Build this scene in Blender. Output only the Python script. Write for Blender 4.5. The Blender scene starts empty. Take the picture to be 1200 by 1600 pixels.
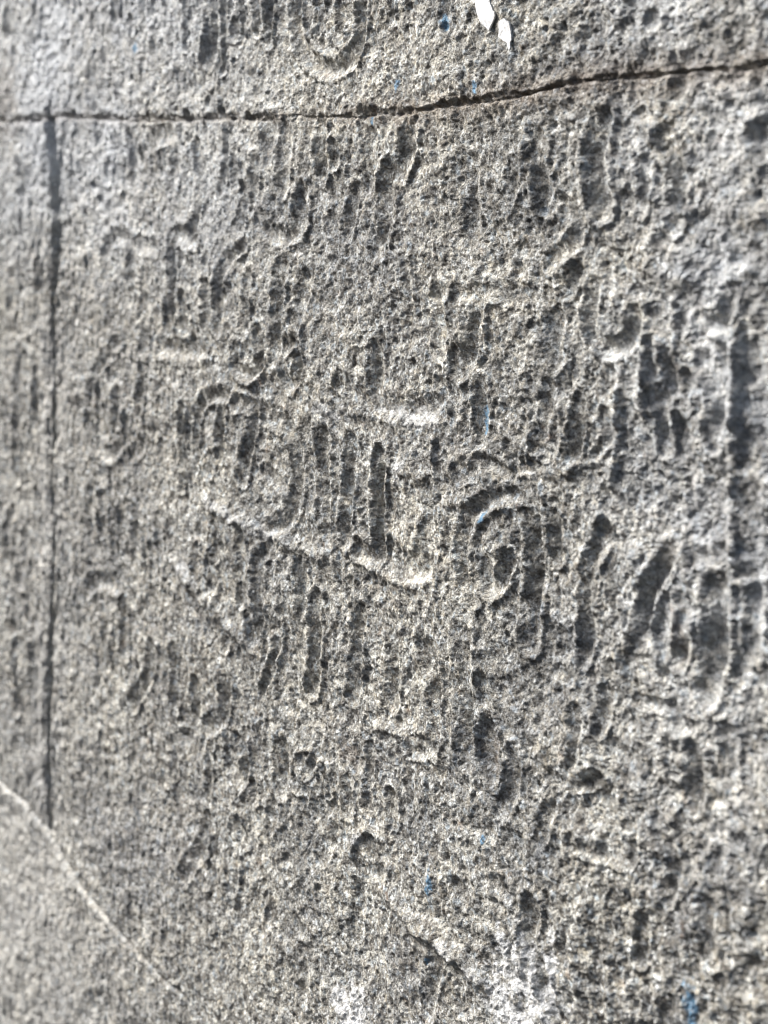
import bpy, math, random
import numpy as np

# ------------------------------------------------------------------ camera
scene = bpy.context.scene
TH = math.radians(55.0)          # the camera looks along the wall, 55 degrees off its normal
D = 0.39                         # metres from camera to wall plane (wall plane is y = 0)
ZC = 1.45                        # camera height
FPX = 2410.0                     # focal length in pixels of the 1200 px wide photograph
PX0, PY0 = 600.0, 190.0          # principal column, level of the horizon
ST, CT = math.sin(TH), math.cos(TH)
cd = bpy.data.cameras.new('camera')
cam = bpy.data.objects.new('camera', cd)
scene.collection.objects.link(cam)
cam.location = (0, -D, ZC)
cam.rotation_euler = (math.radians(90), 0, TH)
cd.sensor_fit = 'HORIZONTAL'
cd.sensor_width = 36.0
cd.lens = 36.0 * FPX / 1200.0
cd.shift_y = -610.0 / 1200.0
cd.clip_start = 0.01
cd.clip_end = 50.0
cd.dof.use_dof = True
cd.dof.focus_distance = 0.665
cd.dof.aperture_fstop = 13.0
scene.camera = cam

# ------------------------------------------------------------------ light
SUN = np.array([-0.66, -0.40, 0.64]); SUN = SUN / np.linalg.norm(SUN)   # towards the sun
elev = math.asin(SUN[2]); azim = math.atan2(SUN[0], SUN[1])
world = bpy.data.worlds.new('World'); scene.world = world
world.use_nodes = True
wn = world.node_tree.nodes; wl = world.node_tree.links
bg = wn['Background']; bg.inputs['Strength'].default_value = 0.07
sky = wn.new('ShaderNodeTexSky'); sky.sky_type = 'NISHITA'; sky.sun_disc = False
sky.sun_elevation = elev; sky.sun_rotation = azim
sky.air_density = 0.9; sky.dust_density = 4.0; sky.ozone_density = 0.6
wl.new(sky.outputs[0], bg.inputs['Color'])
sd = bpy.data.lights.new('sun', 'SUN'); sd.energy = 4.6; sd.angle = math.radians(30)
sd.color = (1.0, 0.998, 0.992)
sun = bpy.data.objects.new('sun', sd); scene.collection.objects.link(sun)
sun.rotation_mode = 'QUATERNION'
from mathutils import Vector
sun.rotation_quaternion = Vector(SUN.tolist()).to_track_quat('Z', 'Y')
sun.location = (-1.5, -1.5, 3)
scene.view_settings.view_transform = 'Standard'
scene.view_settings.look = 'None'
scene.view_settings.exposure = 1.3
scene.view_settings.gamma = 1.0
scene.cycles.filter_width = 0.9

# ------------------------------------------------------------------ survey: photo pixel -> point on the wall plane (x, z)
def w(px, py):
    u = (px - PX0) / FPX; v = (PY0 - py) / FPX
    dep = D / (CT + u * ST)
    return (dep * (-ST + u * CT), dep * v)
def depth_at(x):
    return np.maximum(-x * ST + D * CT, 0.30)

# ------------------------------------------------------------------ noise
rng = np.random.default_rng(7)
PERM = np.concatenate([rng.permutation(512)] * 3).astype(np.int32)
GA = rng.uniform(0, 2 * np.pi, 512); GX = np.cos(GA).astype(np.float32); GY = np.sin(GA).astype(np.float32)
def pn(x, y, lam, seed=0):
    an = seed * 0.73 + 0.4; ca, sa = math.cos(an), math.sin(an)
    if seed in (9, 29, 34): ca, sa = 1.0, 0.0
    x, y = (x * ca - y * sa) / lam + seed * 17.31, (x * sa + y * ca) / lam - seed * 9.77
    xi = np.floor(x); yi = np.floor(y)
    fx = (x - xi).astype(np.float32); fy = (y - yi).astype(np.float32)
    xi = xi.astype(np.int64) & 511; yi = yi.astype(np.int64) & 511
    def g(ix, iy, dx, dy):
        h = PERM[PERM[ix & 511] + (iy & 511)]
        return GX[h] * dx + GY[h] * dy
    sx = fx * fx * fx * (fx * (fx * 6 - 15) + 10); sy = fy * fy * fy * (fy * (fy * 6 - 15) + 10)
    a = g(xi, yi, fx, fy); b = g(xi + 1, yi, fx - 1, fy)
    c = g(xi, yi + 1, fx, fy - 1); d = g(xi + 1, yi + 1, fx - 1, fy - 1)
    return ((a + (b - a) * sx) * (1 - sy) + (c + (d - c) * sx) * sy) * 1.5
WX = rng.uniform(0, 1, (512, 2)).astype(np.float32)
def worley(x, y, lam, seed=0):
    an = seed * 0.73 + 0.4; ca, sa = math.cos(an), math.sin(an)
    x, y = (x * ca - y * sa) / lam + seed * 11.13, (x * sa + y * ca) / lam + seed * 5.7
    xi = np.floor(x); yi = np.floor(y); fx = x - xi; fy = y - yi
    xi = xi.astype(np.int64); yi = yi.astype(np.int64)
    f1 = np.full(x.shape, 9.0, np.float32); cid = np.zeros(x.shape, np.float32)
    for a in (-1, 0, 1):
        for b in (-1, 0, 1):
            h = PERM[PERM[(xi + a) & 511] + ((yi + b) & 511)]
            d = np.hypot(a + WX[h, 0] - fx, b + WX[h, 1] - fy)
            m = d < f1
            f1 = np.where(m, d, f1); cid = np.where(m, h / 512.0, cid)
    return f1, cid
def sstep(a, b, x):
    t = np.clip((x - a) / (b - a), 0, 1); return t * t * (3 - 2 * t)

# ------------------------------------------------------------------ the survey of the carved wall (all points on the wall face)
# a letter: (label, [(stroke points, half width in mm, depth in mm), ...])
UP, LEFT, MAIN, LOW = 0, 1, 2, 3
LET = [
 # course above the joint
 (UP, 'open bowl letter cut off by the top edge', [([(462,-30),(466,55),(490,100),(535,108),(566,70),(574,-30)], 4.0, 2.6)]),
 (UP, None, [([(402,-30),(404,48)], 3.2, 2.6), ([(427,-30),(420,66)], 3.6, 3.0)]),
 (UP, None, [([(336,-30),(334,40),(326,92)], 5.0, 3.0)]),
 (UP, None, [([(294,-30),(290,75)], 2.6, 2.0)]),
 (UP, None, [([(18,-30),(15,62)], 6.0, 2.6), ([(62,20),(68,78)], 4.0, 1.6)]),
 (UP, None, [([(700,-30),(706,40)], 2.8, 1.6)]),
 # left block
 (LEFT, None, [([(31,560),(27,640),(26,745)], 6.0, 3.2)]),
 (LEFT, None, [([(28,995),(28,1110)], 4.2, 3.0), ([(14,985),(27,985)], 4.2, 2.0)]),
 (LEFT, None, [([(36,265),(40,330)], 5, 1.6), ([(20,440),(18,480)], 6, 2.0)]),
 (LEFT, None, [([(8,640),(10,700)], 5, 2.0)]),
 (LEFT, None, [([(40,850),(36,905)], 6, 2.2)]),
 # first row under the joint
 (MAIN, None, [([(101,222),(99,280),(110,325)], 4.0, 1.8), ([(122,208),(126,232)], 4, 1.4)]),
 (MAIN, 'letter with two deep pits near its foot', [([(178,225),(181,290)], 4.6, 3.2), ([(167,262),(166,282)], 4, 2.6), ([(204,218),(205,286)], 5.0, 2.8)]),
 (MAIN, None, [([(238,220),(262,214),(272,245),(266,292)], 4.6, 2.2)]),
 (MAIN, 'hook shaped letter with a deep curved tail', [([(303,232),(309,300),(306,342),(290,378)], 3.6, 3.2)]),
 (MAIN, None, [([(352,192),(353,250),(345,300)], 2.8, 2.6)]),
 (MAIN, None, [([(369,240),(370,288)], 3.4, 2.8), ([(384,300),(381,345),(366,372)], 4.2, 2.8), ([(374,392),(362,425)], 3.2, 2.0)]),
 (MAIN, 'tall U shaped letter under the joint', [([(425,200),(421,245)], 5.0, 2.8), ([(405,258),(398,325)], 4.0, 2.6), ([(452,206),(450,250),(447,292)], 4.6, 2.8), ([(414,345),(430,372),(455,374),(472,352),(476,305)], 4.4, 2.8)]),
 (MAIN, 'short deep upright stroke with a pit at its right', [([(508,200),(504,235),(508,272)], 4.4, 4.4), ([(528,233),(529,254)], 3.4, 3.8)]),
 (MAIN, None, [([(580,192),(584,240),(580,292)], 5.0, 3.4)]),
 (MAIN, None, [([(561,300),(552,340),(548,366)], 3.6, 2.8), ([(522,345),(527,368)],4,1.6)]),
 (MAIN, 'letter with a long slanted tail', [([(648,215),(634,262),(613,280),(610,335),(596,392)], 5.0, 3.4)]),
 (MAIN, None, [([(735,262),(738,320),(734,378)], 4.2, 2.4)]),
 (MAIN, 'oval letter with a hooked tail', [([(846,228),(843,270),(855,322)], 5.4, 4.4), ([(880,322),(905,352),(893,392),(862,414)], 4.0, 3.0), ([(808,262),(800,300)], 3.4, 2.0)]),
 (MAIN, 'wide deep upright stroke', [([(948,196),(936,250),(944,300),(946,330)], 6.0, 5.2)]),
 (MAIN, None, [([(1040,215),(1062,270),(1062,352)], 5.0, 3.6)]),
 (MAIN, None, [([(1015,262),(1008,330)], 4.0, 2.6)]),
 # second row
 (MAIN, 'arched letter of the second row', [([(163,436),(166,384),(190,372),(200,400),(199,465)], 4.4, 2.8)]),
 (MAIN, None, [([(208,386),(240,390)], 4.0, 2.4), ([(224,440),(221,500),(224,545)], 5.0, 3.2)]),
 (MAIN, 'broad square letter with a deep left stem', [([(305,378),(272,374),(270,432),(264,512)], 4.4, 4.0), ([(286,468),(286,514)], 3.6, 3.4), ([(326,452),(326,500),(324,545),(292,552),(250,545)], 4.8, 3.6), ([(325,412),(326,422)], 3.6, 3.2), ([(302,498),(303,540)], 3, 2.4)]),
 (MAIN, 'letter with a small closed loop at its foot', [([(384,382),(354,420),(346,470),(346,515)], 3.8, 3.2), ([(396,436),(393,498),(388,520)], 3.6, 2.6), ([(373,548),(377,576),(395,588),(412,568),(410,520)], 3.4, 3.2)]),
 (MAIN, None, [([(446,424),(441,500),(437,560)], 4.2, 3.4), ([(484,440),(470,505)], 5.0, 3.0)]),
 (MAIN, 'small narrow leaf shaped loop', [([(468,532),(446,552),(450,590),(460,604),(472,575),(470,540)], 3.2, 2.8)]),
 (MAIN, None, [([(593,556),(590,618)], 4.4, 3.0), ([(538,600),(572,630),(632,642),(690,640)], 4.4, 1.6)]),
 (MAIN, 'gate shaped letter with two stems and a flat top', [([(690,468),(694,545)], 4.6, 3.6), ([(716,462),(764,458),(860,470)], 3.4, 1.0), ([(748,480),(744,540),(722,574)], 5.2, 4.4)]),
 (MAIN, None, [([(756,608),(756,690)], 3.6, 3.2), ([(725,742),(765,726),(800,742)], 4.0, 2.4)]),
 (MAIN, None, [([(886,455),(905,420)], 4.0, 2.2), ([(866,500),(868,560)], 4.8, 3.0)]),
 (MAIN, 'ring letter round a pale boss', [([(930,450),(925,505),(945,545),(985,540),(1003,500)], 4.4, 3.6)]),
 (MAIN, None, [([(858,610),(848,680)], 3.4, 2.2), ([(906,628),(900,700),(888,722)], 4.0, 3.0)]),
 (MAIN, None, [([(1048,560),(1050,612),(1022,625)], 4.0, 2.8), ([(1036,650),(1040,702)], 3.8, 3.4)]),
 (MAIN, 'deep broad hollow beside the pale upright ridge', [([(1108,570),(1130,620),(1122,690)], 5.0, 3.4)]),
 (MAIN, None, [([(1145,470),(1135,500),(1100,512)], 4.6, 3.4)]),
 # third row
 (MAIN, 'tall oval letter near the vertical joint', [([(180,542),(152,585),(142,640),(141,705)], 4.4, 3.0), ([(184,618),(183,662)], 4.2, 3.2), ([(197,662),(192,700),(172,714),(160,700)], 4.0, 2.8), ([(222,578),(217,640)], 4.4, 3.4), ([(228,662),(224,694),(209,712)], 3.8, 2.6)]),
 (MAIN, None, [([(288,640),(287,765)], 3.0, 2.8)]),
 (MAIN, 'narrow arched letter with a bright lip', [([(312,728),(312,655),(330,624),(362,620)], 3.6, 3.2), ([(354,650),(350,712)], 3.6, 3.2), ([(336,720),(334,738)], 3.4, 2.8)]),
 (MAIN, None, [([(378,632),(402,640),(400,672),(393,705),(387,750)], 3.6, 3.2)]),
 (MAIN, 'large rounded letter open to the left', [([(420,650),(452,668),(467,720),(466,782),(446,822),(425,838)], 4.6, 3.2), ([(418,740),(440,760)], 3.4, 2.0)]),
 (MAIN, 'left of the three long parallel bars', [([(507,685),(508,770),(512,850)], 4.4, 3.4)]),
 (MAIN, 'middle of the three long parallel bars', [([(552,694),(547,770),(540,846)], 4.2, 3.4)]),
 (MAIN, 'right of the three long parallel bars, with a curved foot', [([(599,715),(592,790),(594,850),(586,876),(562,862)], 4.0, 4.6)]),
 (MAIN, 'broad flat bottomed bowl', [([(610,868),(636,896),(664,888),(676,850),(672,780)], 5.4, 3.0), ([(652,776),(652,800)], 4.6, 2.4)]),
 # fourth row, right part
 (MAIN, 'round bodied letter with a long deep stem', [([(830,772),(775,778),(738,812),(727,860),(731,905),(746,934)], 3.8, 3.0), ([(762,880),(768,918),(784,914),(796,880)], 3.6, 3.2), ([(838,792),(840,870),(838,930),(831,1008)], 4.8, 4.4), ([(748,840),(756,862)], 3.0, 2.2)]),
 (MAIN, None, [([(868,812),(870,875)], 3.4, 3.0)]),
 (MAIN, 'large double bowl letter, left bowl', [([(950,834),(932,870),(922,930),(924,985),(914,1030)], 4.6, 4.0), ([(1050,872),(1036,905),(1014,938),(1002,1002)], 5.0, 4.2)]),
 (MAIN, 'large double bowl letter, right bowl with a wide deep stem', [([(1068,948),(1074,1000),(1060,1040)], 4.2, 3.2), ([(1088,868),(1132,874)], 4.4, 3.0), ([(1128,930),(1126,1000),(1110,1085)], 6.4, 4.6)]),
 (MAIN, None, [([(1176,900),(1180,1020)], 4.6, 2.6)]),
 # fourth row, left part
 (MAIN, None, [([(150,770),(142,830),(146,862)], 4.6, 1.8), ([(182,800),(180,870)], 4.6, 2.0)]),
 (MAIN, None, [([(216,840),(214,905)], 4.4, 2.0), ([(250,810),(252,910)], 4.0, 2.0)]),
 (MAIN, None, [([(343,820),(342,868)], 4.0, 3.2), ([(314,860),(314,890)], 3.8, 2.4)]),
 (MAIN, None, [([(384,830),(386,870),(382,895)], 4.0, 2.8), ([(336,890),(340,912)], 4.2, 3.0)]),
 (MAIN, None, [([(432,840),(410,880)], 3.6, 2.2)]),
 # fifth row
 (MAIN, 'letter of two stems under a short bar', [([(136,925),(152,914),(176,918)], 4.6, 2.2), ([(160,950),(164,1040)], 4.4, 2.6), ([(192,948),(194,1025)], 4.4, 4.0)]),
 (MAIN, 'bold hook curving down to the left', [([(238,1018),(232,1062),(206,1104)], 4.6, 4.2)]),
 (MAIN, None, [([(273,1018),(275,1108)], 3.6, 2.8)]),
 (MAIN, None, [([(308,1075),(306,1138)], 4.2, 3.2)]),
 (MAIN, None, [([(360,1062),(352,1120),(330,1138)], 4.6, 2.8)]),
 (MAIN, 'pair of small deep pits', [([(333,950),(334,955)], 2.2, 3.2), ([(342,950),(342,958)], 2.2, 3.0), ([(358,992),(358,1010)], 3.4, 3.2)]),
 (MAIN, 'V shaped letter with pale edges', [([(388,905),(383,940)], 3.4, 2.6), ([(411,888),(412,940),(404,1008)], 4.6, 3.8), ([(396,962),(403,1008)], 3.6, 3.0)]),
 (MAIN, None, [([(436,1010),(428,1050),(414,1085)], 3.0, 2.2)]),
 (MAIN, None, [([(472,890),(474,955)], 4.0, 2.6)]),
 (MAIN, 'first bar of a row of four, with a deep middle', [([(496,940),(496,1010),(488,1080)], 4.0, 4.0)]),
 (MAIN, 'second bar of a row of four', [([(560,960),(557,1030),(550,1092)], 4.0, 2.8)]),
 (MAIN, 'third bar of a row of four', [([(614,985),(615,1050),(610,1100)], 4.4, 2.8)]),
 (MAIN, 'fourth bar of a row of four, deeply pitted', [([(668,1020),(672,1040)], 5.2, 4.2), ([(680,1020),(681,1100),(678,1168),(640,1170)], 3.8, 3.2)]),
 (MAIN, 'wide upright bar', [([(730,1000),(734,1080),(734,1185)], 5.0, 3.8)]),
 # sixth row
 (MAIN, None, [([(290,1160),(300,1180),(302,1150)], 4.6, 2.2)]),
 (MAIN, 'small ring letter', [([(356,1150),(358,1195),(377,1222),(384,1190),(374,1160)], 3.6, 3.0), ([(394,1230),(398,1250)], 3.4, 2.6)]),
 (MAIN, None, [([(446,1175),(440,1235)], 4.8, 3.4), ([(432,1265),(422,1290)],4,2.2)]),
 (MAIN, None, [([(256,1205),(256,1222)], 3.4, 3.0)]),
 (MAIN, None, [([(470,1190),(485,1218)], 3.0, 1.8), ([(545,1225),(542,1290)], 3.4, 2.2)]),
 (MAIN, 'small closed oval with a reddish hollow', [([(772,1142),(768,1180),(776,1212)], 4.6, 4.4), ([(758,1074),(764,1090)], 3.8, 3.0)]),
 (MAIN, None, [([(812,1185),(808,1235),(792,1272)], 3.8, 3.0)]),
 (MAIN, None, [([(612,1256),(613,1282)], 3.8, 3.8)]),
 (MAIN, None, [([(905,1120),(900,1185)], 4.0, 2.8), ([(952,1090),(940,1140)], 3.8, 2.4)]),
 (MAIN, 'wide ring letter of the lower right', [([(870,1265),(858,1320)], 3.6, 2.2), ([(905,1322),(960,1334),(990,1345),(992,1300)], 3.6, 1.6)]),
 (MAIN, None, [([(325,1286),(312,1330),(288,1374)], 4.2, 2.4)]),
 (MAIN, None, [([(372,1292),(382,1318)], 3.8, 2.0), ([(413,1380),(404,1440),(410,1470)], 4.6, 2.6)]),
 (MAIN, None, [([(596,1370),(594,1402)], 3.6, 3.2), ([(520,1310),(500,1345)], 4.0, 1.8)]),
 (MAIN, None, [([(720,1390),(728,1402)], 3.8, 3.0), ([(785,1385),(800,1395)], 3.4, 2.2)]),
 (MAIN, 'deep runnel beside the white splash', [([(842,1420),(836,1470),(856,1520),(866,1560),(884,1640)], 4.4, 4.0)]),
 (MAIN, None, [([(1090,1180),(1085,1260)], 4.4, 2.6)]),
 (MAIN, None, [([(1140,1150),(1146,1220)], 4.6, 2.6)]),
 (MAIN, None, [([(1040,1290),(1060,1350),(1052,1400)], 4.4, 2.4)]),
 (MAIN, None, [([(1012,1450),(1006,1500)], 4.2, 3.2)]),
 (MAIN, None, [([(690,1500),(675,1580)], 4.0, 2.0)]),
 (MAIN, None, [([(560,1400),(552,1470)], 4.2, 1.8), ([(480,1500),(476,1560)], 4.2, 1.8)]),
 (MAIN, None, [([(1110,1420),(1118,1500)], 4.4, 2.4)]),
]
# pale raised lips, seams and welts: (points, half width mm, height mm)
RIDGE = [
 ([(702,470),(703,640)], 1.6, 1.2), ([(681,690),(682,900),(686,960)], 1.8, 1.3),
 ([(617,285),(616,340),(604,390)], 1.4, 1.2), ([(322,778),(380,812),(440,842),(520,878)], 3.6, 2.0),
 ([(268,866),(300,908),(350,965),(402,1015)], 4.6, 2.2), ([(590,1388),(640,1430),(700,1482),(752,1530)], 4.6, 3.2),
 ([(545,1330),(568,1300),(600,1310)], 2.8, 2.0), ([(510,622),(545,645),(600,655)], 3.0, 1.0),
 ([(1008,470),(1012,560),(1006,640)], 2.2, 2.4), ([(966,610),(964,690),(952,760)], 2.2, 2.4),
 ([(1152,520),(1150,700),(1144,860)], 2.6, 2.6), ([(1143,880),(1143,1000),(1135,1085)], 2.4, 2.0),
 ([(1100,860),(1200,900)], 3.6, 1.8), ([(940,846),(927,900),(927,980)], 1.6, 1.6),
 ([(846,800),(847,900),(846,960)], 1.5, 1.3), ([(870,425),(900,400)], 3.0, 2.2),
 ([(740,720),(766,752),(770,790)], 3.0, 1.6), ([(700,790),(800,760),(850,800)], 2.6, 1.2),
 ([(590,1140),(640,1158),(684,1186)], 2.6, 1.4), ([(746,1125),(750,1190),(770,1228),(790,1200),(784,1140)], 1.8, 1.6),
 ([(468,700),(474,770),(455,826)], 1.5, 1.1), ([(517,690),(519,850)], 1.2, 1.0), ([(557,700),(556,790)], 1.2, 1.1),
 ([(601,740),(600,880)], 1.2, 1.1), ([(502,950),(501,1070)], 1.2, 1.0), ([(566,970),(563,1060)], 1.2, 1.0),
 ([(622,990),(621,1080)], 1.2, 1.0), ([(687,1040),(688,1180)], 1.4, 1.2), ([(744,1020),(744,1170)], 1.4, 1.2),
 ([(246,1030),(238,1072),(214,1108)], 1.6, 1.2), ([(1025,930),(1016,985),(1026,1035)], 2.0, 1.8),
 ([(752,480),(752,560)], 1.3, 1.2), ([(893,820),(900,780)], 2.0, 1.0), ([(830,262),(832,320),(856,345)], 2.0, 1.6),
 ([(1185,180),(1160,215),(1185,260)], 3.0, 2.4), ([(960,200),(958,330)], 1.8, 1.4),
 ([(88,192),(90,240)], 1.4, 0.8), ([(346,200),(340,140),(344,60)], 2.0, 1.4), ([(780,150),(700,120)],6,0.8),
]
RIDGE += [
 ([(735,722),(752,705),(780,712),(796,726)], 2.2, 1.6), ([(818,600),(826,650),(827,722)], 1.3, 1.3), ([(873,636),(880,692)], 1.5, 1.5),
 ([(770,632),(768,668)], 1.2, 1.2), ([(890,728),(926,724),(950,700)], 1.8, 1.4),
 ([(738,868),(746,826),(775,797),(826,790)], 1.8, 1.8), ([(745,925),(775,940),(800,915)], 1.8, 1.4),
 ([(945,842),(931,880),(925,930),(929,992)], 1.5, 1.6), ([(1050,890),(1028,940),(1016,985),(1022,1032)], 1.6, 1.6),
 ([(963,938),(975,980),(982,1012)], 1.3, 1.4), ([(1086,948),(1087,1040)], 1.6, 1.2), ([(1144,908),(1240,900)], 2.2, 1.8),
 ([(1052,468),(1058,545)], 1.6, 1.5), ([(1053,638),(1050,705)], 1.6, 1.8), ([(1075,520),(1100,512),(1128,528)], 2.8, 1.8),
 ([(456,1215),(462,1180),(486,1172),(503,1206),(507,1250)], 1.4, 1.3), ([(452,1238),(480,1246)], 1.6, 1.0),
 ([(328,1298),(323,1352)], 1.4, 1.2), ([(378,1286),(373,1370),(367,1402)], 1.4, 1.1), ([(408,1390),(402,1446)], 1.4, 1.0),
 ([(184,862),(187,790),(202,774),(216,792)], 2.0, 1.4), ([(152,800),(158,766),(172,762)], 2.0, 1.2),
 ([(130,962),(140,930),(158,922),(176,932)], 2.2, 1.4), ([(168,950),(168,1050)], 1.8, 1.2), ([(272,1110),(280,1120)], 1.6, 1.0),
 ([(388,1160),(390,1205),(376,1244)], 1.6, 1.3), ([(316,1080),(313,1165)], 1.6, 1.2), ([(333,872),(331,905)], 1.4, 0.9),
 ([(398,968),(404,1016),(414,985)], 1.3, 1.4), ([(440,1020),(428,1062),(416,1086)], 1.3, 1.4), ([(418,888),(420,930)], 1.2, 1.0),
 ([(318,700),(322,650),(336,632),(364,629)], 1.5, 1.4), ([(388,640),(398,635),(410,650)], 1.5, 1.2), ([(292,640),(291,765)], 1.2, 1.2),
 ([(152,680),(154,600),(176,552),(190,560)], 1.8, 1.3), ([(160,722),(184,722),(200,700)], 2.0, 1.3), ([(250,562),(335,562)], 2.4, 1.3),
 ([(358,440),(368,412),(384,398)], 1.6, 1.4), ([(380,592),(396,600),(414,584)], 1.5, 1.2), ([(418,380),(445,386),(470,380)], 1.8, 1.2),
 ([(276,388),(278,430),(272,470)], 1.4, 1.1), ([(612,720),(604,760),(600,830)], 1.6, 1.4), ([(615,728),(636,742)], 2.0, 1.2),
 ([(565,880),(585,894),(640,914),(678,908)], 2.2, 1.4), ([(480,310),(486,340),(478,372)], 1.4, 1.1),
 ([(880,715),(886,740)], 1.4, 1.0), ([(855,870),(850,960)], 1.2, 0.9), ([(1040,440),(1010,420)], 2.4, 1.4), ([(1180,420),(1140,440)], 2.6, 1.6)]
LET += [
 (UP, None, [([(352,-30),(350,60),(347,110)], 3.2, 2.2)]), (UP, None, [([(378,-30),(376,62)], 3.0, 2.0)]),
 (UP, None, [([(500,-30),(498,44)], 3.2, 2.0)]), (UP, None, [([(530,-30),(534,60)], 3.0, 1.8)]),
 (UP, None, [([(246,-30),(250,50)], 4.0, 1.6)]), (UP, None, [([(110,-20),(112,44)], 5.0, 1.6)]), (UP, None, [([(620,-30),(618,36)], 2.6, 1.4)]),
 (LEFT, None, [([(56,590),(52,680)], 4.6, 1.8)]), (LEFT, None, [([(16,820),(12,880)], 5.0, 2.0)]), (LEFT, None, [([(54,1000),(50,1090)], 4.4, 1.8)]), (LEFT, None, [([(60,420),(56,500)], 4.6, 1.8)]),
 (MAIN, None, [([(905,628),(909,668),(898,700)], 2.6, 3.4)]),
 (MAIN, None, [([(848,656),(851,680)], 2.4, 3.0), ([(838,700),(852,706),(853,716)], 2.2, 2.4)]),
 (MAIN, None, [([(800,702),(806,718)], 2.8, 3.2)]),
 (MAIN, None, [([(930,718),(948,690),(944,650)], 3.0, 2.4)]),
 (MAIN, None, [([(1076,590),(1080,640)], 3.0, 2.4)]),
 (MAIN, None, [([(215,812),(221,900)], 3.4, 2.4), ([(154,792),(160,832)], 3.6, 2.2)]),
 (MAIN, None, [([(240,860),(244,900)], 3.4, 2.0)]),
 (MAIN, None, [([(508,1205),(512,1240)], 2.6, 1.8), ([(492,1190),(480,1210)], 2.4, 1.6)]),
 (MAIN, None, [([(330,1180),(326,1240)], 3.0, 1.8)]),
 (MAIN, None, [([(576,1180),(574,1250)], 3.0, 1.6), ([(640,1200),(641,1262)], 3.0, 1.6)]),
 (MAIN, None, [([(700,620),(690,600)], 2.6, 1.6)]),
 (MAIN, None, [([(955,1262),(940,1220),(900,1230)], 3.0, 2.0)]),
 (MAIN, None, [([(1000,1100),(1050,1110),(1064,1140)], 3.0, 2.0)]),
 (UP, None, [([(186,0),(180,30)], 4.0, 1.6), ([(240,8),(240,28)], 4.0, 2.0), ([(206,36),(208,46)], 3.4, 2.0)]),
 (UP, None, [([(368,42),(366,58)], 3.0, 3.0), ([(340,96),(330,125)], 4.0, 2.0)]),
]
# rounded bosses: (x, y, radius mm, height mm)
BOSS = [(975,480,9,3.4),(780,850,10,2.0),(1000,890,11,3.2),(1065,985,9,2.6),(640,1020,6,0.8),(925,1310,9,2.0),
        (1100,640,8,2.0),(890,640,8,1.5),(690,270,10,1.6),(830,560,9,1.6),(1080,410,12,2.6),(1170,330,13,2.6),
        (395,1120,8,1.4),(170,620,9,1.2),(640,840,8,1.0),(900,1420,14,2.2),(760,1420,12,1.6),(1060,1180,12,2.0),(1010,1040,10,1.4),
        (900,1180,9,1.6),(1190,760,9,2.0),(470,1210,7,1.4),(310,175,8,1.2),(200,200,8,0.8)]
HOLE = [(130,30,3.4,3.2),(143,290,2.8,3.2),(345,178,4.6,3.4),(392,184,3.6,4.2),(286,182,4.6,4.0),(80,178,8,3.6),(930,525,5,3.2),
        (1000,180,4,3),(870,172,3.4,2.2),(700,40,3.0,2.4),(366,45,3.0,2.6),(320,160,4.0,3.0),(650,800,4.6,1.8),(455,905,3,2),
        (645,880,5,2.2),(575,1050,3,1.6),(210,1340,4,1.8),(870,1330,4,2.0),(1185,215,2.4,2.0),(1020,30,4.0,2.6),(1050,700,5,2.6),(960,840,3.0,3.2),
        (445,1345,4,1.8),(980,1180,5,2.2),(1080,1350,5,2.2),(1120,1300,4,2)]
JOINT = [(-200,188),(0,188),(60,187),(100,182),(200,188),(290,187),(345,184),(400,186),(470,180),(540,183),(600,176),(640,177),(700,164),(760,158),(820,148),(860,139),(905,128),(960,122),(1010,120),(1055,114),(1100,109),(1150,110),(1200,98),(1400,84)]
VJOINT = [(80,190),(82,230),(86,275),(84,330),(88,352),(84,375),(85,420),(83,465),(81,520),(84,600),(82,660),(79,720),(80,800),(83,860),(82,920),(79,980),(78,1060),(76,1150),(76,1230),(77,1300)]
CRACK = [(-160,1085),(0,1225),(45,1260),(76,1300),(100,1338),(140,1395),(175,1440),(235,1505),(288,1560),(330,1620),(470,1790)]

# ------------------------------------------------------------------ the grid of surface points
def spaced(a, b, step):
    out = [a]
    while out[-1] < b: out.append(out[-1] + step(out[-1]))
    return out
xl = w(-75, 0)[0]; xr = w(1260, 0)[0]
xs = spaced(xl, xr, lambda x: 0.00108 * float(depth_at(x)))
st = 0.0015
while xs[-1] < -0.13: xs.append(xs[-1] + st); st *= 1.1
lo = []; st = 0.002; x = xl
while x > -1.55: x -= st; st *= 1.1; lo.append(x)
xs = np.array(lo[::-1] + xs)
t1 = (PY0 + 90) / FPX; t0 = (PY0 - 1690) / FPX
n = int((t1 - t0) / (1.58 / FPX))
ts = list(np.linspace(t0, t1, n))
st = 0.001
while ts[-1] < 0.42: ts.append(ts[-1] + st); st *= 1.12
lo = []; st = 0.001; t = t0
while t > -1.0: t -= st; st *= 1.12; lo.append(t)
ts = np.array(lo[::-1] + ts)
NX, NT = len(xs), len(ts)
X = np.repeat(xs[None, :], NT, 0); Z = ts[:, None] * depth_at(xs)[None, :]
shp = X.shape
print('grid', shp, X.size)

def catmull(pts, k=5):
    P = [np.array(p, float) for p in pts]
    if len(P) < 3: return [tuple(p) for p in P]
    Q = [2 * P[0] - P[1]] + P + [2 * P[-1] - P[-2]]
    out = []
    for i in range(1, len(Q) - 2):
        for j in range(k):
            t = j / k
            out.append(tuple(0.5 * ((2 * Q[i]) + (Q[i+1] - Q[i-1]) * t + (2*Q[i-1] - 5*Q[i] + 4*Q[i+1] - Q[i+2]) * t*t + (3*Q[i] - Q[i-1] - 3*Q[i+1] + Q[i+2]) * t**3)))
    out.append(tuple(P[-1])); return out

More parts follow.
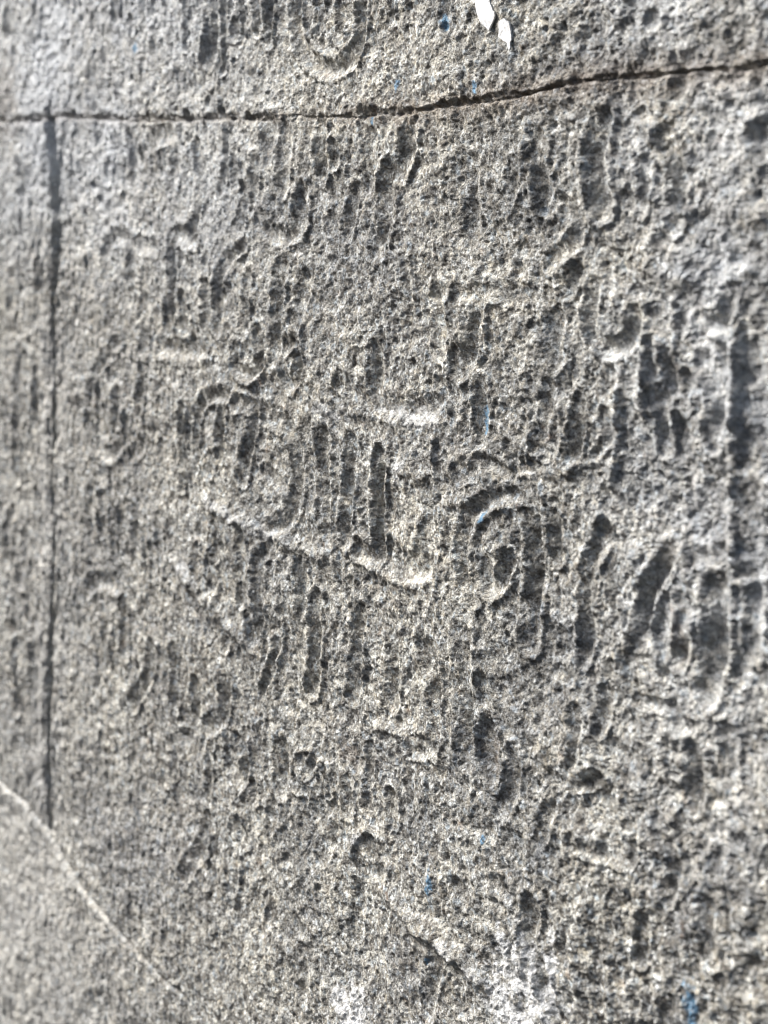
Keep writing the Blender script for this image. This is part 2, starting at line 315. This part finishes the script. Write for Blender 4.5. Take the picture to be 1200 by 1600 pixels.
# edges wander: warp the lookup coordinates
WXa = X + 0.0009 * pn(X, Z, 0.010, 1) + 0.00022 * pn(X, Z, 0.004, 2)
WZa = Z + 0.0012 * pn(X, Z, 0.012, 3) + 0.0003 * pn(X, Z, 0.004, 4)
def seg_dist(pts, rad):
    """distance (m) to a polyline, only near it; returns flat index and distance"""
    P = np.array([w(*p) for p in catmull(pts)])
    x0, z0 = P.min(0) - rad - 0.003; x1, z1 = P.max(0) + rad + 0.003
    idx = np.nonzero(((WXa > x0) & (WXa < x1) & (WZa > z0) & (WZa < z1)).ravel())[0]
    px = WXa.ravel()[idx]; pz = WZa.ravel()[idx]
    d = np.full(px.shape, 9.0); sg = np.zeros(px.shape)
    for a, b in zip(P[:-1], P[1:]):
        e = b - a; L = max(e @ e, 1e-12)
        t = np.clip(((px - a[0]) * e[0] + (pz - a[1]) * e[1]) / L, 0, 1)
        ox = px - a[0] - t * e[0]; oz = pz - a[1] - t * e[1]; dd = np.hypot(ox, oz)
        sg = np.where(dd < d, (-0.8 * ox + 0.6 * oz) / np.maximum(dd, 1e-6), sg); d = np.minimum(d, dd)
    # worn ends: the cut runs out
    end = np.minimum(np.hypot(px - P[0][0], pz - P[0][1]), np.hypot(px - P[-1][0], pz - P[-1][1]))
    return idx, d, sg, end

# ------------------------------------------------------------------ relief (metres, towards the viewer)
JP = np.array([w(*p) for p in JOINT]); CP = np.array([w(*p) for p in CRACK])
jz = np.interp(WXa, JP[:, 0], JP[:, 1]); above = Z > jz + 0.0
cz = np.interp(WXa, CP[:, 0], CP[:, 1])
VP_ = np.array([w(*p) for p in VJOINT])
vx = np.interp(WZa, VP_[::-1, 1], VP_[::-1, 0])
low = (WZa < cz) & (X < CP[-1, 0])
block = np.where(WZa > jz, UP, np.where(low, LOW, np.where(WXa < vx, LEFT, MAIN)))

right = sstep(w(700, 0)[0], w(1100, 0)[0], X)       # the right part is more weathered
H = 0.0030 * pn(X, Z, 0.16, 5) + 0.0016 * pn(X, Z, 0.06, 6)
H += (0.0011 + 0.0008 * right) * pn(X, Z, 0.024, 7)
H += (0.0005 + 0.0006 * right) * pn(X, Z, 0.011, 8)
H += np.where(block == UP, 0.0006, 0) + np.where(block == LEFT, -0.0004, 0) + np.where(block == LOW, 0.0014 * (1 - sstep(w(60, 0)[0], w(330, 0)[0], X)), 0)
# vertical tool marks
H += 0.00040 * pn(X * 3.0, Z * 0.55, 0.016, 9)
body = H.copy()
WEAR = np.clip(1.0 + 0.32 * pn(X, Z, 0.016, 51) + 0.10 * pn(X, Z, 0.0055, 52), 0.55, 1.3).ravel()
carve = np.zeros(X.size); lip = np.zeros(X.size); let_id = np.full(X.size, -1, np.int32); letd = np.full(X.size, 9.0)
for li, (blk, lab, strokes) in enumerate(LET):
    for pts, hw, dp in strokes:
        hw = hw * (0.00100 - 0.00030 * min(max((pts[0][0] - 780) / 200, 0), 1)); dp = (0.8 + 0.8 * dp) * 0.00060 * (1.35 if blk in (UP, LEFT) else 1.0)
        idx, d, sg, end = seg_dist(pts, hw * 2.8)
        q = d / (hw * (1.12 + 0.32 * sg))
        wear = WEAR[idx] * (0.5 + 0.5 * sstep(0, 0.0045, end))
        dd = dp * wear
        carve[idx] = np.maximum(carve[idx], dd * (1 - sstep(0.0, 1.30, q)))
        lip[idx] = np.maximum(lip[idx], 0.36 * dd * np.exp(-((q - 1.42) / 0.30) ** 2))
        m = (q < 1.04) & (q < letd[idx])
        let_id[idx[m]] = li; letd[idx[m]] = q[m]
rid = lip * (1 - np.clip(carve / 0.0012, 0, 1))
for pts, hw, h in RIDGE:
    hw *= 0.001; idx, d, sg, end = seg_dist(pts, hw * 2.6)
    rid[idx] = np.maximum(rid[idx], 0.00100 * h * WEAR[idx] * np.exp(-(d / hw) ** 2))
for bx, bz, r, h in BOSS:
    c = w(bx, bz); r *= 0.001; q = np.hypot(WXa - c[0], WZa - c[1]).ravel() / r
    rid += 0.0007 * h * (1 - sstep(0.35, 1.25, q))
for bx, bz, r, h in HOLE:
    c = w(bx, bz); r *= 0.001; q = np.hypot(WXa - c[0], WZa - c[1]).ravel() / r
    carve = np.maximum(carve, 0.0007 * h * (1 - sstep(0.3, 1.15, q)))
H += (rid - carve).reshape(shp)
# joints
dj = Z - jz
jw = (0.0015 - 0.0003 * right + 0.0014 * pn(X, X * 0, 0.02, 12) + 0.0010 * pn(X, X * 0, 0.006, 13)) * depth_at(X)
jdep = 0.0015 + 0.0013 * pn(X, X * 0, 0.018, 14)
jdep = jdep * (1 - 0.75 * np.exp(-((X - w(500, 0)[0]) / 0.035) ** 2))
jw = np.maximum(jw, 0.0004)
jprof = np.where(dj > 0, 1 - sstep(0.5, 2.4, dj / jw), 1 - sstep(0.5, 1.3, -dj / jw))
H -= jdep * jprof
m_joint = (np.abs(dj) < jw * 0.95)
dv = np.abs(WXa - vx); vin = (WZa < jz) & (WZa > cz)
vzp = np.array([w(80, p)[1] for p in (1300, 1000, 800, 600, 430, 190)])
vw = np.interp(Z, vzp, [0.0046, 0.0034, 0.0016, 0.0030, 0.0062, 0.0080]) + 0.0006 * pn(Z, Z * 0, 0.02, 15)
vprof = (1 - sstep(0.55, 1.2, dv / vw)) * vin
H -= (0.0050 + 0.0016 * pn(X, Z, 0.02, 41)) * vprof * np.interp(Z, vzp, [1, 1, 0.75, 0.8, 1, 1])
m_vj = (dv < vw * 0.95) & vin
H += 0.0010 * np.exp(-((WXa - vx + 0.012) / 0.005) ** 2) * vin       # pale welt left of the joint
dc = np.abs(WZa - cz) * 0.72
cfade = 1 - sstep(w(300, 0)[0], w(420, 0)[0], X)
H -= 0.0022 * (1 - sstep(0.2, 1.1, dc / 0.0012)) * cfade * (WZa > cz - 0.002)
block_step = np.where((block == LOW), sstep(0, 0.0025, cz - WZa) * 0.0002, 0)
H += block_step
# grain, pits and crumbs
soft = np.where(block == LOW, 0.85, 1.0)
gx = X + 0.0006 * pn(X, Z, 0.0026, 20); gz = Z + 0.0006 * pn(X, Z, 0.0026, 21)
r1 = 1 - np.abs(pn(gx, gz, 0.0042, 22)) * 2.2
r2 = 1 - np.abs(pn(gx, gz, 0.0019, 23)) * 2.2
f1, cid = worley(gx, gz, 0.0030, 24)
G = 0.00014 * r1 + 0.00016 * r2 - 0.00020 * (0.5 - f1) * (0.3 + cid) + 0.00042 * pn(gx, gz, 0.0026, 35)
f2, cid2 = worley(gx, gz, 0.0075, 25)
G -= 0.0010 * (1 - sstep(0.06, 0.30, f2)) * (cid2 > 0.95)              # pits
G += 0.00085 * pn(X, Z, 0.0055, 26) + 0.0006 * sstep(w(500, 0)[0], w(100, 0)[0], X) * pn(X, Z, 0.0085, 28)
G += 0.00036 * pn(gx, gz, 0.0014, 27)
G += 0.0011 * pn(X / 0.14, Z, 0.022, 29) * np.exp(-((X - vx) / 0.035) ** 2) * vin      # long tool scratches beside the upright joint
G += 0.0006 * pn(X / 0.16, Z, 0.018, 34) * sstep(w(500, 0)[0], w(150, 0)[0], X)
near = np.clip(carve / 0.0010, 0, 1).reshape(shp)      # cut faces were dressed smoother than the field
H += G * soft * (1.0 + 0.25 * right) * (1 - 0.30 * near)
# the outer rim turns back so that the sheet closes on the wall behind it
rim = np.zeros(shp); rim[0] = rim[-1] = 1; rim[:, 0] = rim[:, -1] = 1
H = np.where(rim > 0, -0.06, H)

# ------------------------------------------------------------------ colour masks: stains, paint, tone shifts and some painted lit edges
def blob(px, py, rx, rz, seed, jag=0.6):
    c = w(px, py)
    q = np.hypot((X - c[0]) / rx, (Z - c[1]) / rz) + jag * pn(X, Z, 0.006, seed) + jag * 0.8 * pn(X, Z, 0.0022, seed + 1)
    return 1 - sstep(0.55, 1.0, q)
white = np.zeros(shp)
for p in [(560,1560,.008,.006,30),(795,1480,.006,.008,32),(800,1520,.010,.006,31),(825,1500,.006,.012,33),(850,1560,.014,.010,35),(790,1560,.012,.008,37),(870,1500,.004,.010,61),(545,1580,.016,.009,39),(560,1600,.012,.008,41),(815,1590,.02,.006,57)]:
    white = np.maximum(white, blob(*p, jag=0.9))
for p in [(285,882,.012,.003,43),(620,735,.004,.008,45),(510,640,.016,.004,47),(1100,540,.008,.008,49),(30,195,.04,.0018,51),(160,192,.03,.0012,53),(560,1315,.006,.003,55),(640,650,.02,.005,59),(340,788,.014,.003,63),(370,806,.014,.003,65),(420,834,.012,.003,67),(700,1480,.008,.003,69),(740,1520,.008,.003,70)]:  # pale scuffs, plus lit lower edges of joint and groove painted white
    white = np.maximum(white, 0.55 * blob(*p, jag=0.9))
blue = np.zeros(shp)
for p in [(759,650,.0034,.0060,71),(672,1385,.0024,.0085,73),(1084,1572,.0034,.0085,75),(700,35,.0026,.0060,77),(748,135,.0024,.0030,79),(624,132,.0026,.0030,81),
          (758,810,.0020,.0026,83),(672,1500,.0012,.0022,85),(758,1310,.0018,.0028,87),(583,190,.0018,.002,89),(210,75,.004,.003,91)]:
    blue = np.maximum(blue, blob(*p, jag=0.55))
warm = np.clip(0.5 + 0.9 * pn(X, Z, 0.05, 91) + 0.5 * pn(X, Z, 0.018, 92), 0, 1)
jw2 = np.exp(-(dj / 0.007) ** 2) * sstep(w(420, 0)[0], w(640, 0)[0], X)      # brown mortar smeared along the joint
warm = np.maximum(warm, 0.0)
brown = np.clip(jw2, 0, 1) * 0.9
brown = np.maximum(brown, np.exp(-(dj / 0.003) ** 2) * 0.6)
for p in [(772,1185,.004,.008,93),(540,1180,.01,.006,95),(1062,1000,.004,.010,97),(10,160,.03,.03,99)]:
    brown = np.maximum(brown, 0.6 * blob(*p))
pale = np.clip(np.where(block == LOW, 0.40 * (1 - sstep(w(90, 0)[0], w(330, 0)[0], X)), 0) + 0.0 + 0.25 * sstep(w(400, 0)[0], w(0, 0)[0], X)
               + 0.45 * np.exp(-((WXa - vx - 0.016) / 0.008) ** 2) * vin * sstep(w(0,430)[1], w(0,520)[1], Z) + 0.7 * np.exp(-((WXa - vx + 0.012) / 0.010) ** 2) * vin * sstep(w(0,430)[1], w(0,520)[1], Z), 0, 1)

cool_pale = sstep(w(560, 0)[0], w(150, 0)[0], X) * sstep(w(0, 480)[1], w(0, 200)[1], Z) * (0.75 + 0.6 * pn(X, Z, 0.08, 101) + 0.3 * pn(X, Z, 0.012, 102))  # cool pale tone, stronger towards the upper left
cool_pale = np.maximum(cool_pale, 0.55 * sstep(w(820, 0)[0], w(1150, 0)[0], X) * sstep(w(0, 900)[1], w(0, 500)[1], Z) * (0.7 + 0.8 * pn(X, Z, 0.03, 103) + 0.4 * pn(X, Z, 0.008, 104)))  # weaker cool pale tone towards the upper right
cool_pale = np.clip(cool_pale, 0, 1)

# ------------------------------------------------------------------ split the surface into blocks, joints, letters and paint
NL = len(LET)
reg = block.astype(np.int32).ravel().copy()
lid = let_id
ok = (lid >= 0)
reg[ok] = 100 + lid[ok]
reg = np.where(m_joint.ravel(), 10, reg)
reg = np.where(m_vj.ravel() & ~m_joint.ravel(), 11, reg)
BLUES = [('blue_paint_speck', 0.5)]
reg2 = reg.reshape(shp)
wmask = (white > 0.62) & (Z < w(0, 1440)[1] * 0.0 - 0.2)
def region_of_points(c, r, mask, val):
    m = mask & (np.hypot(X - c[0], Z - c[1]) < r); reg2[m] = val; return m
region_of_points(w(825, 1540), 0.035, white > 0.6, 50)
region_of_points(w(548, 1585), 0.030, white > 0.6, 51)
bl_pts = [(759,650),(672,1385),(1084,1572),(700,35),(748,135),(624,132),(758,810)]
for i, p in enumerate(bl_pts): region_of_points(w(*p), 0.009, blue > 0.5, 60 + i)

F2 = reg2[:-1, :-1].copy()
def components(mask):
    lab = np.where(mask, np.arange(1, mask.size + 1).reshape(mask.shape), 0)
    while True:
        new = lab.copy()
        new[1:] = np.maximum(new[1:], lab[:-1]); new[:-1] = np.maximum(new[:-1], lab[1:])
        new[:, 1:] = np.maximum(new[:, 1:], lab[:, :-1]); new[:, :-1] = np.maximum(new[:, :-1], lab[:, 1:])
        new = np.where(mask, new, 0)
        if (new == lab).all(): return lab
        lab = new
PIECES = []          # (name, region id, block, label)
nid = 1000
for rid_ in sorted(v for v in np.unique(F2) if v >= 50):
    jj, ii = np.nonzero(F2 == rid_)
    j0, j1, i0, i1 = jj.min(), jj.max() + 1, ii.min(), ii.max() + 1
    sub = F2[j0:j1, i0:i1]; lab = components(sub == rid_)
    vals, cnt = np.unique(lab[lab > 0], return_counts=True)
    big = [v for v, c in zip(vals, cnt) if c > max(40, (0.12 if rid_ >= 100 else 0.5) * cnt.max())]
    bk = LET[rid_ - 100][0] if rid_ >= 100 else (UP if 63 <= rid_ <= 65 else MAIN)
    for v in vals:
        m = lab == v
        if v in big:
            sub[m] = nid
            nm = ('carved_letter' if len(big) == 1 else 'carved_stroke') if rid_ >= 100 else ('whitewash_splash' if rid_ < 60 else 'paint_speck')
            lb = (LET[rid_ - 100][1] if len(big) == 1 else None) if rid_ >= 100 else None
            PIECES.append((nm, nid, bk, lb)); nid += 1
        else: sub[m] = bk
fr = F2.ravel()
I = np.arange(NX * NT).reshape(NT, NX)
Q = np.stack([I[:-1, :-1], I[:-1, 1:], I[1:, 1:], I[1:, :-1]], -1).reshape(-1, 4)
CO = np.stack([X.ravel(), -H.ravel(), Z.ravel() + ZC], -1).astype(np.float32)
ATT = {'whitewash_lit_edges': white.ravel(), 'blue_paint': blue.ravel(), 'warm': warm.ravel(), 'brown': brown.ravel(), 'pale': pale.ravel(), 'cool_pale': cool_pale.ravel()}

# ------------------------------------------------------------------ materials
def N(nt, kind, **kw):
    nd = nt.nodes.new(kind)
    for k, v in kw.items():
        if k in nd.inputs.keys(): nd.inputs[k].default_value = v
        else: setattr(nd, k, v)
    return nd
def stone_material():
    m = bpy.data.materials.new('weathered_stone'); m.use_nodes = True; nt = m.node_tree
    for nd in list(nt.nodes): nt.nodes.remove(nd)
    L = nt.links
    out = N(nt, 'ShaderNodeOutputMaterial'); bs = N(nt, 'ShaderNodeBsdfPrincipled')
    L.new(bs.outputs[0], out.inputs['Surface'])
    tc = N(nt, 'ShaderNodeTexCoord')
    def noise(scale, detail=3, rough=0.6, dist=0.0):
        nd = N(nt, 'ShaderNodeTexNoise'); nd.inputs['Scale'].default_value = scale; nd.inputs['Detail'].default_value = detail
        nd.inputs['Roughness'].default_value = rough; nd.inputs['Distortion'].default_value = dist
        L.new(tc.outputs['Object'], nd.inputs['Vector']); return nd.outputs['Fac']
    def ramp(fac, stops):
        r = N(nt, 'ShaderNodeValToRGB'); e = r.color_ramp.elements
        while len(e) < len(stops): e.new(0.5)
        for el, (p, c) in zip(e, stops): el.position = p; el.color = (*c, 1)
        L.new(fac, r.inputs['Fac']); return r.outputs['Color']
    def mix(fac, a, b, mode='MIX'):
        mx = N(nt, 'ShaderNodeMix'); mx.data_type = 'RGBA'; mx.blend_type = mode
        if isinstance(fac, float): mx.inputs[0].default_value = fac
        else: L.new(fac, mx.inputs[0])
        for s, v in ((6, a), (7, b)):
            if isinstance(v, tuple): mx.inputs[s].default_value = (*v, 1)
            else: L.new(v, mx.inputs[s])
        return mx.outputs[2]
    def att(name):
        a = N(nt, 'ShaderNodeAttribute'); a.attribute_name = name; return a.outputs['Fac']
    def mul(a, k):
        q = N(nt, 'ShaderNodeMath', operation='MULTIPLY'); L.new(a, q.inputs[0])
        if isinstance(k, float): q.inputs[1].default_value = k
        else: L.new(k, q.inputs[1])
        return q.outputs[0]
    # mineral grains: cool grey, warm grey, cream and near black specks
    base = ramp(noise(520, 4, 0.72, 0.6), [(0.38, (0.055, 0.050, 0.045)), (0.455, (0.20, 0.197, 0.190)), (0.53, (0.38, 0.39, 0.395)), (0.61, (0.78, 0.80, 0.81))])
    warmc = ramp(noise(430, 4, 0.70, 0.8), [(0.38, (0.070, 0.056, 0.042)), (0.455, (0.24, 0.212, 0.178)), (0.53, (0.42, 0.39, 0.34)), (0.61, (0.82, 0.78, 0.69))])
    sel = N(nt, 'ShaderNodeMath', operation='MULTIPLY_ADD'); L.new(att('warm'), sel.inputs[0]); sel.inputs[1].default_value = 0.25; 
    L.new(ramp(noise(170, 3, 0.7), [(0.40, (0, 0, 0)), (0.62, (0.75, 0.75, 0.75))]), sel.inputs[2])
    sel.use_clamp = True
    col = mix(mul(sel.outputs[0], 0.62), base, warmc)
    cool = ramp(noise(260, 2, 0.5), [(0.58, (0, 0, 0)), (0.70, (1, 1, 1))])
    col = mix(mul(cool, 0.7), col, (0.34, 0.40, 0.46))
    cream = ramp(noise(235, 3, 0.6, 0.5), [(0.57, (0, 0, 0)), (0.68, (1, 1, 1))])
    col = mix(mul(cream, 0.4), col, (0.62, 0.55, 0.43))
    vor = N(nt, 'ShaderNodeTexVoronoi'); vor.inputs['Scale'].default_value = 330; L.new(tc.outputs['Object'], vor.inputs['Vector'])
    vr = N(nt, 'ShaderNodeSeparateColor'); L.new(vor.outputs['Color'], vr.inputs[0])
    spk = ramp(vr.outputs[0], [(0.86, (0, 0, 0)), (0.90, (1, 1, 1))])
    col = mix(mul(spk, 0.45), col, (0.62, 0.60, 0.55))
    spd = ramp(vr.outputs[1], [(0.90, (0, 0, 0)), (0.93, (1, 1, 1))])
    col = mix(mul(spd, 0.5), col, (0.09, 0.075, 0.06))
    rust = ramp(noise(95, 3, 0.6), [(0.66, (0, 0, 0)), (0.74, (1, 1, 1))])
    col = mix(mul(rust, 0.35), col, (0.34, 0.20, 0.11))
    def lines(scale, width, dist):
        n0 = noise(scale, 2, 0.5, dist)
        a = N(nt, 'ShaderNodeMath', operation='SUBTRACT'); L.new(n0, a.inputs[0]); a.inputs[1].default_value = 0.5
        b = N(nt, 'ShaderNodeMath', operation='ABSOLUTE'); L.new(a.outputs[0], b.inputs[0])
        c = N(nt, 'ShaderNodeMapRange'); c.inputs[1].default_value = 0.0; c.inputs[2].default_value = width; c.inputs[3].default_value = 1.0; c.inputs[4].default_value = 0.0
        L.new(b.outputs[0], c.inputs[0]); return c.outputs[0]
    patch = ramp(noise(210, 3, 0.6), [(0.45, (0.1, 0.1, 0.1)), (0.60, (1, 1, 1))])
    col = mix(mul(mul(lines(370, 0.035, 0.8), patch), 0.75), col, (0.70, 0.66, 0.58))
    col = mix(mul(lines(420, 0.030, 0.4), 0.35), col, (0.10, 0.095, 0.09))
    big = ramp(noise(48, 4, 0.65, 0.4), [(0.42, (0, 0, 0)), (0.62, (1, 1, 1))])
    col = mix(mul(big, 0.08), col, (0.50, 0.44, 0.34))
    col = mix(1.0, col, (0.98, 0.995, 1.0), 'MULTIPLY')
    # larger tone drift
    tone = ramp(noise(14, 4, 0.6), [(0.36, (0.70, 0.70, 0.71)), (0.64, (1.14, 1.12, 1.07))])
    col = mix(1.0, col, tone, 'MULTIPLY')
    clump = ramp(noise(120, 3, 0.65), [(0.38, (0.62, 0.615, 0.61)), (0.62, (1.30, 1.29, 1.26))])
    col = mix(1.0, col, clump, 'MULTIPLY')
    col = mix(mul(att('pale'), 0.50), col, (0.58, 0.565, 0.53))
    col = mix(mul(att('cool_pale'), 0.62), col, (0.66, 0.69, 0.72))
    col = mix(mul(att('brown'), 0.55), col, (0.17, 0.125, 0.09))
    wb = N(nt, 'ShaderNodeMath', operation='MULTIPLY'); L.new(att('whitewash_lit_edges'), wb.inputs[0])
    L.new(ramp(noise(420, 3, 0.7), [(0.36, (0.25, 0.25, 0.25)), (0.52, (1, 1, 1))]), wb.inputs[1])
    col = mix(mul(wb.outputs[0], 0.95), col, (0.70, 0.70, 0.69))
    col = mix(mul(att('blue_paint'), ramp(noise(480, 3, 0.7), [(0.38, (0.3, 0.3, 0.3)), (0.5, (1, 1, 1))])), col, (0.13, 0.25, 0.37))
    L.new(col, bs.inputs['Base Color'])
    rr = N(nt, 'ShaderNodeMapRange'); L.new(noise(600, 2), rr.inputs[0]); rr.inputs[3].default_value = 0.55; rr.inputs[4].default_value = 0.95
    L.new(rr.outputs[0], bs.inputs['Roughness'])
    bs.inputs['Specular IOR Level'].default_value = 0.35
    # crinkled crests of the grains: thin sharp ridges over a fine rough ground
    def crest(scale, width, dist):
        n0 = noise(scale, 2, 0.5, dist)
        a = N(nt, 'ShaderNodeMath', operation='SUBTRACT'); L.new(n0, a.inputs[0]); a.inputs[1].default_value = 0.5
        b = N(nt, 'ShaderNodeMath', operation='ABSOLUTE'); L.new(a.outputs[0], b.inputs[0])
        c = N(nt, 'ShaderNodeMapRange'); c.inputs[1].default_value = 0.0; c.inputs[2].default_value = width; c.inputs[3].default_value = 1.0; c.inputs[4].default_value = 0.0
        c.interpolation_type = 'SMOOTHSTEP'
        L.new(b.outputs[0], c.inputs[0]); return c.outputs[0]
    def add(a, b):
        q = N(nt, 'ShaderNodeMath', operation='ADD'); L.new(a, q.inputs[0]); L.new(b, q.inputs[1]); return q.outputs[0]
    b0 = N(nt, 'ShaderNodeBump'); b0.inputs['Strength'].default_value = 1.0; b0.inputs['Distance'].default_value = 0.00060
    L.new(crest(330, 0.09, 0.9), b0.inputs['Height'])
    b1 = N(nt, 'ShaderNodeBump'); b1.inputs['Strength'].default_value = 1.0; b1.inputs['Distance'].default_value = 0.0020
    L.new(noise(800, 4, 0.7, 0.5), b1.inputs['Height'])
    L.new(b0.outputs[0], b1.inputs['Normal'])
    L.new(b1.outputs[0], bs.inputs['Normal'])
    return m
STONE = stone_material()
def plain_material(name, c, rough=0.6, scale=300, var=0.12):
    m = bpy.data.materials.new(name); m.use_nodes = True; nt = m.node_tree; bs = nt.nodes['Principled BSDF']
    tc = N(nt, 'ShaderNodeTexCoord'); no = N(nt, 'ShaderNodeTexNoise'); no.inputs['Scale'].default_value = scale; no.inputs['Detail'].default_value = 4
    nt.links.new(tc.outputs['Object'], no.inputs['Vector'])
    r = N(nt, 'ShaderNodeValToRGB'); r.color_ramp.elements[0].position = 0.3; r.color_ramp.elements[1].position = 0.7
    r.color_ramp.elements[0].color = (*[k * (1 - var * 2) for k in c], 1); r.color_ramp.elements[1].color = (*[min(k * (1 + var), 0.9) for k in c], 1)
    nt.links.new(no.outputs['Fac'], r.inputs['Fac']); nt.links.new(r.outputs['Color'], bs.inputs['Base Color'])
    bs.inputs['Roughness'].default_value = rough
    b = N(nt, 'ShaderNodeBump'); b.inputs['Distance'].default_value = 0.0004; b.inputs['Strength'].default_value = 0.5
    nt.links.new(no.outputs['Fac'], b.inputs['Height']); nt.links.new(b.outputs[0], bs.inputs['Normal'])
    return m

# ------------------------------------------------------------------ build the objects
col0 = scene.collection
def piece(name, rid_, parent, label=None):
    f = np.nonzero(fr == rid_)[0]
    if len(f) < 6: return None
    q = Q[f]; used, inv = np.unique(q, return_inverse=True); inv = inv.reshape(q.shape)
    me = bpy.data.meshes.new(name)
    nv, nf = len(used), len(f)
    me.vertices.add(nv); me.vertices.foreach_set('co', CO[used].ravel())
    me.loops.add(nf * 4); me.loops.foreach_set('vertex_index', inv.astype(np.int32).ravel())
    me.polygons.add(nf); me.polygons.foreach_set('loop_start', np.arange(0, nf * 4, 4, dtype=np.int32))
    me.polygons.foreach_set('use_smooth', np.ones(nf, bool))
    for k, a in ATT.items():
        at = me.attributes.new(k, 'FLOAT', 'POINT'); at.data.foreach_set('value', a[used].astype(np.float32))
    me.update(calc_edges=True)
    me.materials.append(STONE)
    o = bpy.data.objects.new(name, me); col0.objects.link(o)
    o.parent = parent
    if label: o['label'] = label
    return o
wall = bpy.data.objects.new('stone_wall', None); col0.objects.link(wall)
wall['label'] = 'weathered grey stone wall with rows of worn incised letters and dark joints between its blocks'
wall['category'] = 'wall'; wall['kind'] = 'thing'
BL = {}
BL[UP] = piece('stone_block', UP, wall, 'upper block above the long horizontal joint')
BL[LEFT] = piece('stone_block', LEFT, wall, 'narrow blurred block left of the vertical joint')
BL[MAIN] = piece('stone_block', MAIN, wall, 'large block covered with rows of carved letters')
BL[LOW] = piece('stone_block', LOW, wall, 'smoother pale block below the slanting crack')
piece('mortar_joint', 10, wall, 'brownish horizontal joint rising to the right')
piece('mortar_joint', 11, wall, 'narrow dark vertical joint')
for nm, i_, bk, lb in PIECES:
    piece(nm, i_, BL[bk], lb)

# solid core of the wall behind the worked faces
import bmesh
def box_obj(name, x0, x1, y0, y1, z0, z1, mat, parent):
    bm = bmesh.new(); bmesh.ops.create_cube(bm, size=1)
    for v in bm.verts:
        v.co = (x0 + (v.co.x + .5) * (x1 - x0), y0 + (v.co.y + .5) * (y1 - y0), z0 + (v.co.z + .5) * (z1 - z0))
    bmesh.ops.bevel(bm, geom=bm.edges[:], offset=0.01, segments=2, affect='EDGES')
    me = bpy.data.meshes.new(name); bm.to_mesh(me); bm.free(); me.materials.append(mat)
    o = bpy.data.objects.new(name, me); col0.objects.link(o); o.parent = parent; return o
box_obj('wall_core', -1.54, -0.135, 0.03, 0.30, ZC - 0.30, ZC + 0.12, plain_material('core_stone', (0.30, 0.29, 0.27), 0.9), wall)

# ------------------------------------------------------------------ loose white flakes sticking to the upper block
FL = plain_material('white_flake', (0.70, 0.69, 0.67), 0.6, 700, 0.14)
def surf(px, py):
    c = w(px, py); i = int(np.argmin(np.abs(xs - c[0]))); j = int(np.argmin(np.abs(Z[:, i] - c[1])))
    a = H[max(j-4, 0):j+5, max(i-4, 0):i+5]
    return c[0], c[1], float(a.max())
def flake(outline, lift, label, seed):
    r = random.Random(seed)
    pts = [w(*p) for p in outline]
    cx = sum(p[0] for p in pts) / len(pts); cz_ = sum(p[1] for p in pts) / len(pts)
    _, _, h = surf(sum(p[0] for p in outline) / len(outline), sum(p[1] for p in outline) / len(outline))
    bm = bmesh.new()
    den = []
    for a, b in zip(pts, pts[1:] + pts[:1]):
        for k in range(4):
            t = k / 4; den.append((a[0] + (b[0] - a[0]) * t + r.uniform(-.0003, .0003), a[1] + (b[1] - a[1]) * t + r.uniform(-.0003, .0003)))
    ring = []
    for s in (1.0, 0.66, 0.33):
        ring.append([(cx + (p[0] - cx) * s, cz_ + (p[1] - cz_) * s) for p in den])
    def yy(x, z): return -(h - 0.0004 + lift * (0.5 - (x - cx) * 30) + 0.0002 * math.sin((z - cz_) * 420 + seed) + 0.0001 * math.sin(x * 2400 + z * 1300))
    def sheet(off):
        rr = [[bm.verts.new((x, yy(x, z) + off, z + ZC)) for x, z in rg] for rg in ring]
        c = bm.verts.new((cx, yy(cx, cz_) + off, cz_ + ZC)); return rr, c
    A, ca = sheet(0); B, cb = sheet(0.0009)
    n = len(den)
    for k in range(n):
        k2 = (k + 1) % n
        for R, c, fl in ((A, ca, 1), (B, cb, -1)):
            for q in range(2):
                bm.faces.new([R[q][k], R[q][k2], R[q+1][k2], R[q+1][k]])
            bm.faces.new([R[2][k], R[2][k2], c])
        bm.faces.new([A[0][k], B[0][k], B[0][k2], A[0][k2]])
    bmesh.ops.recalc_face_normals(bm, faces=bm.faces[:])
    me = bpy.data.meshes.new('flake'); bm.to_mesh(me); bm.free(); me.materials.append(FL)
    # origin at the flake itself
    o = bpy.data.objects.new('paint_flake', me); col0.objects.link(o)
    off = Vector((cx, -h, cz_ + ZC)); me.transform(__import__('mathutils').Matrix.Translation(-off)); o.location = off
    o['label'] = label; o['category'] = 'paint flake'; o['group'] = 'white paint flakes on the upper block'
    return o
flake([(751,-14),(772,-14),(776,8),(784,24),(774,49),(761,33),(754,8)], 0.0016, 'larger white paint flake on the upper block, cut by the top edge', 3)
flake([(790,36),(798,29),(806,36),(808,62),(806,80),(801,66),(790,58)], 0.0016, 'smaller white paint flake, just below and right of the larger one', 5)
print('faces', len(Q))
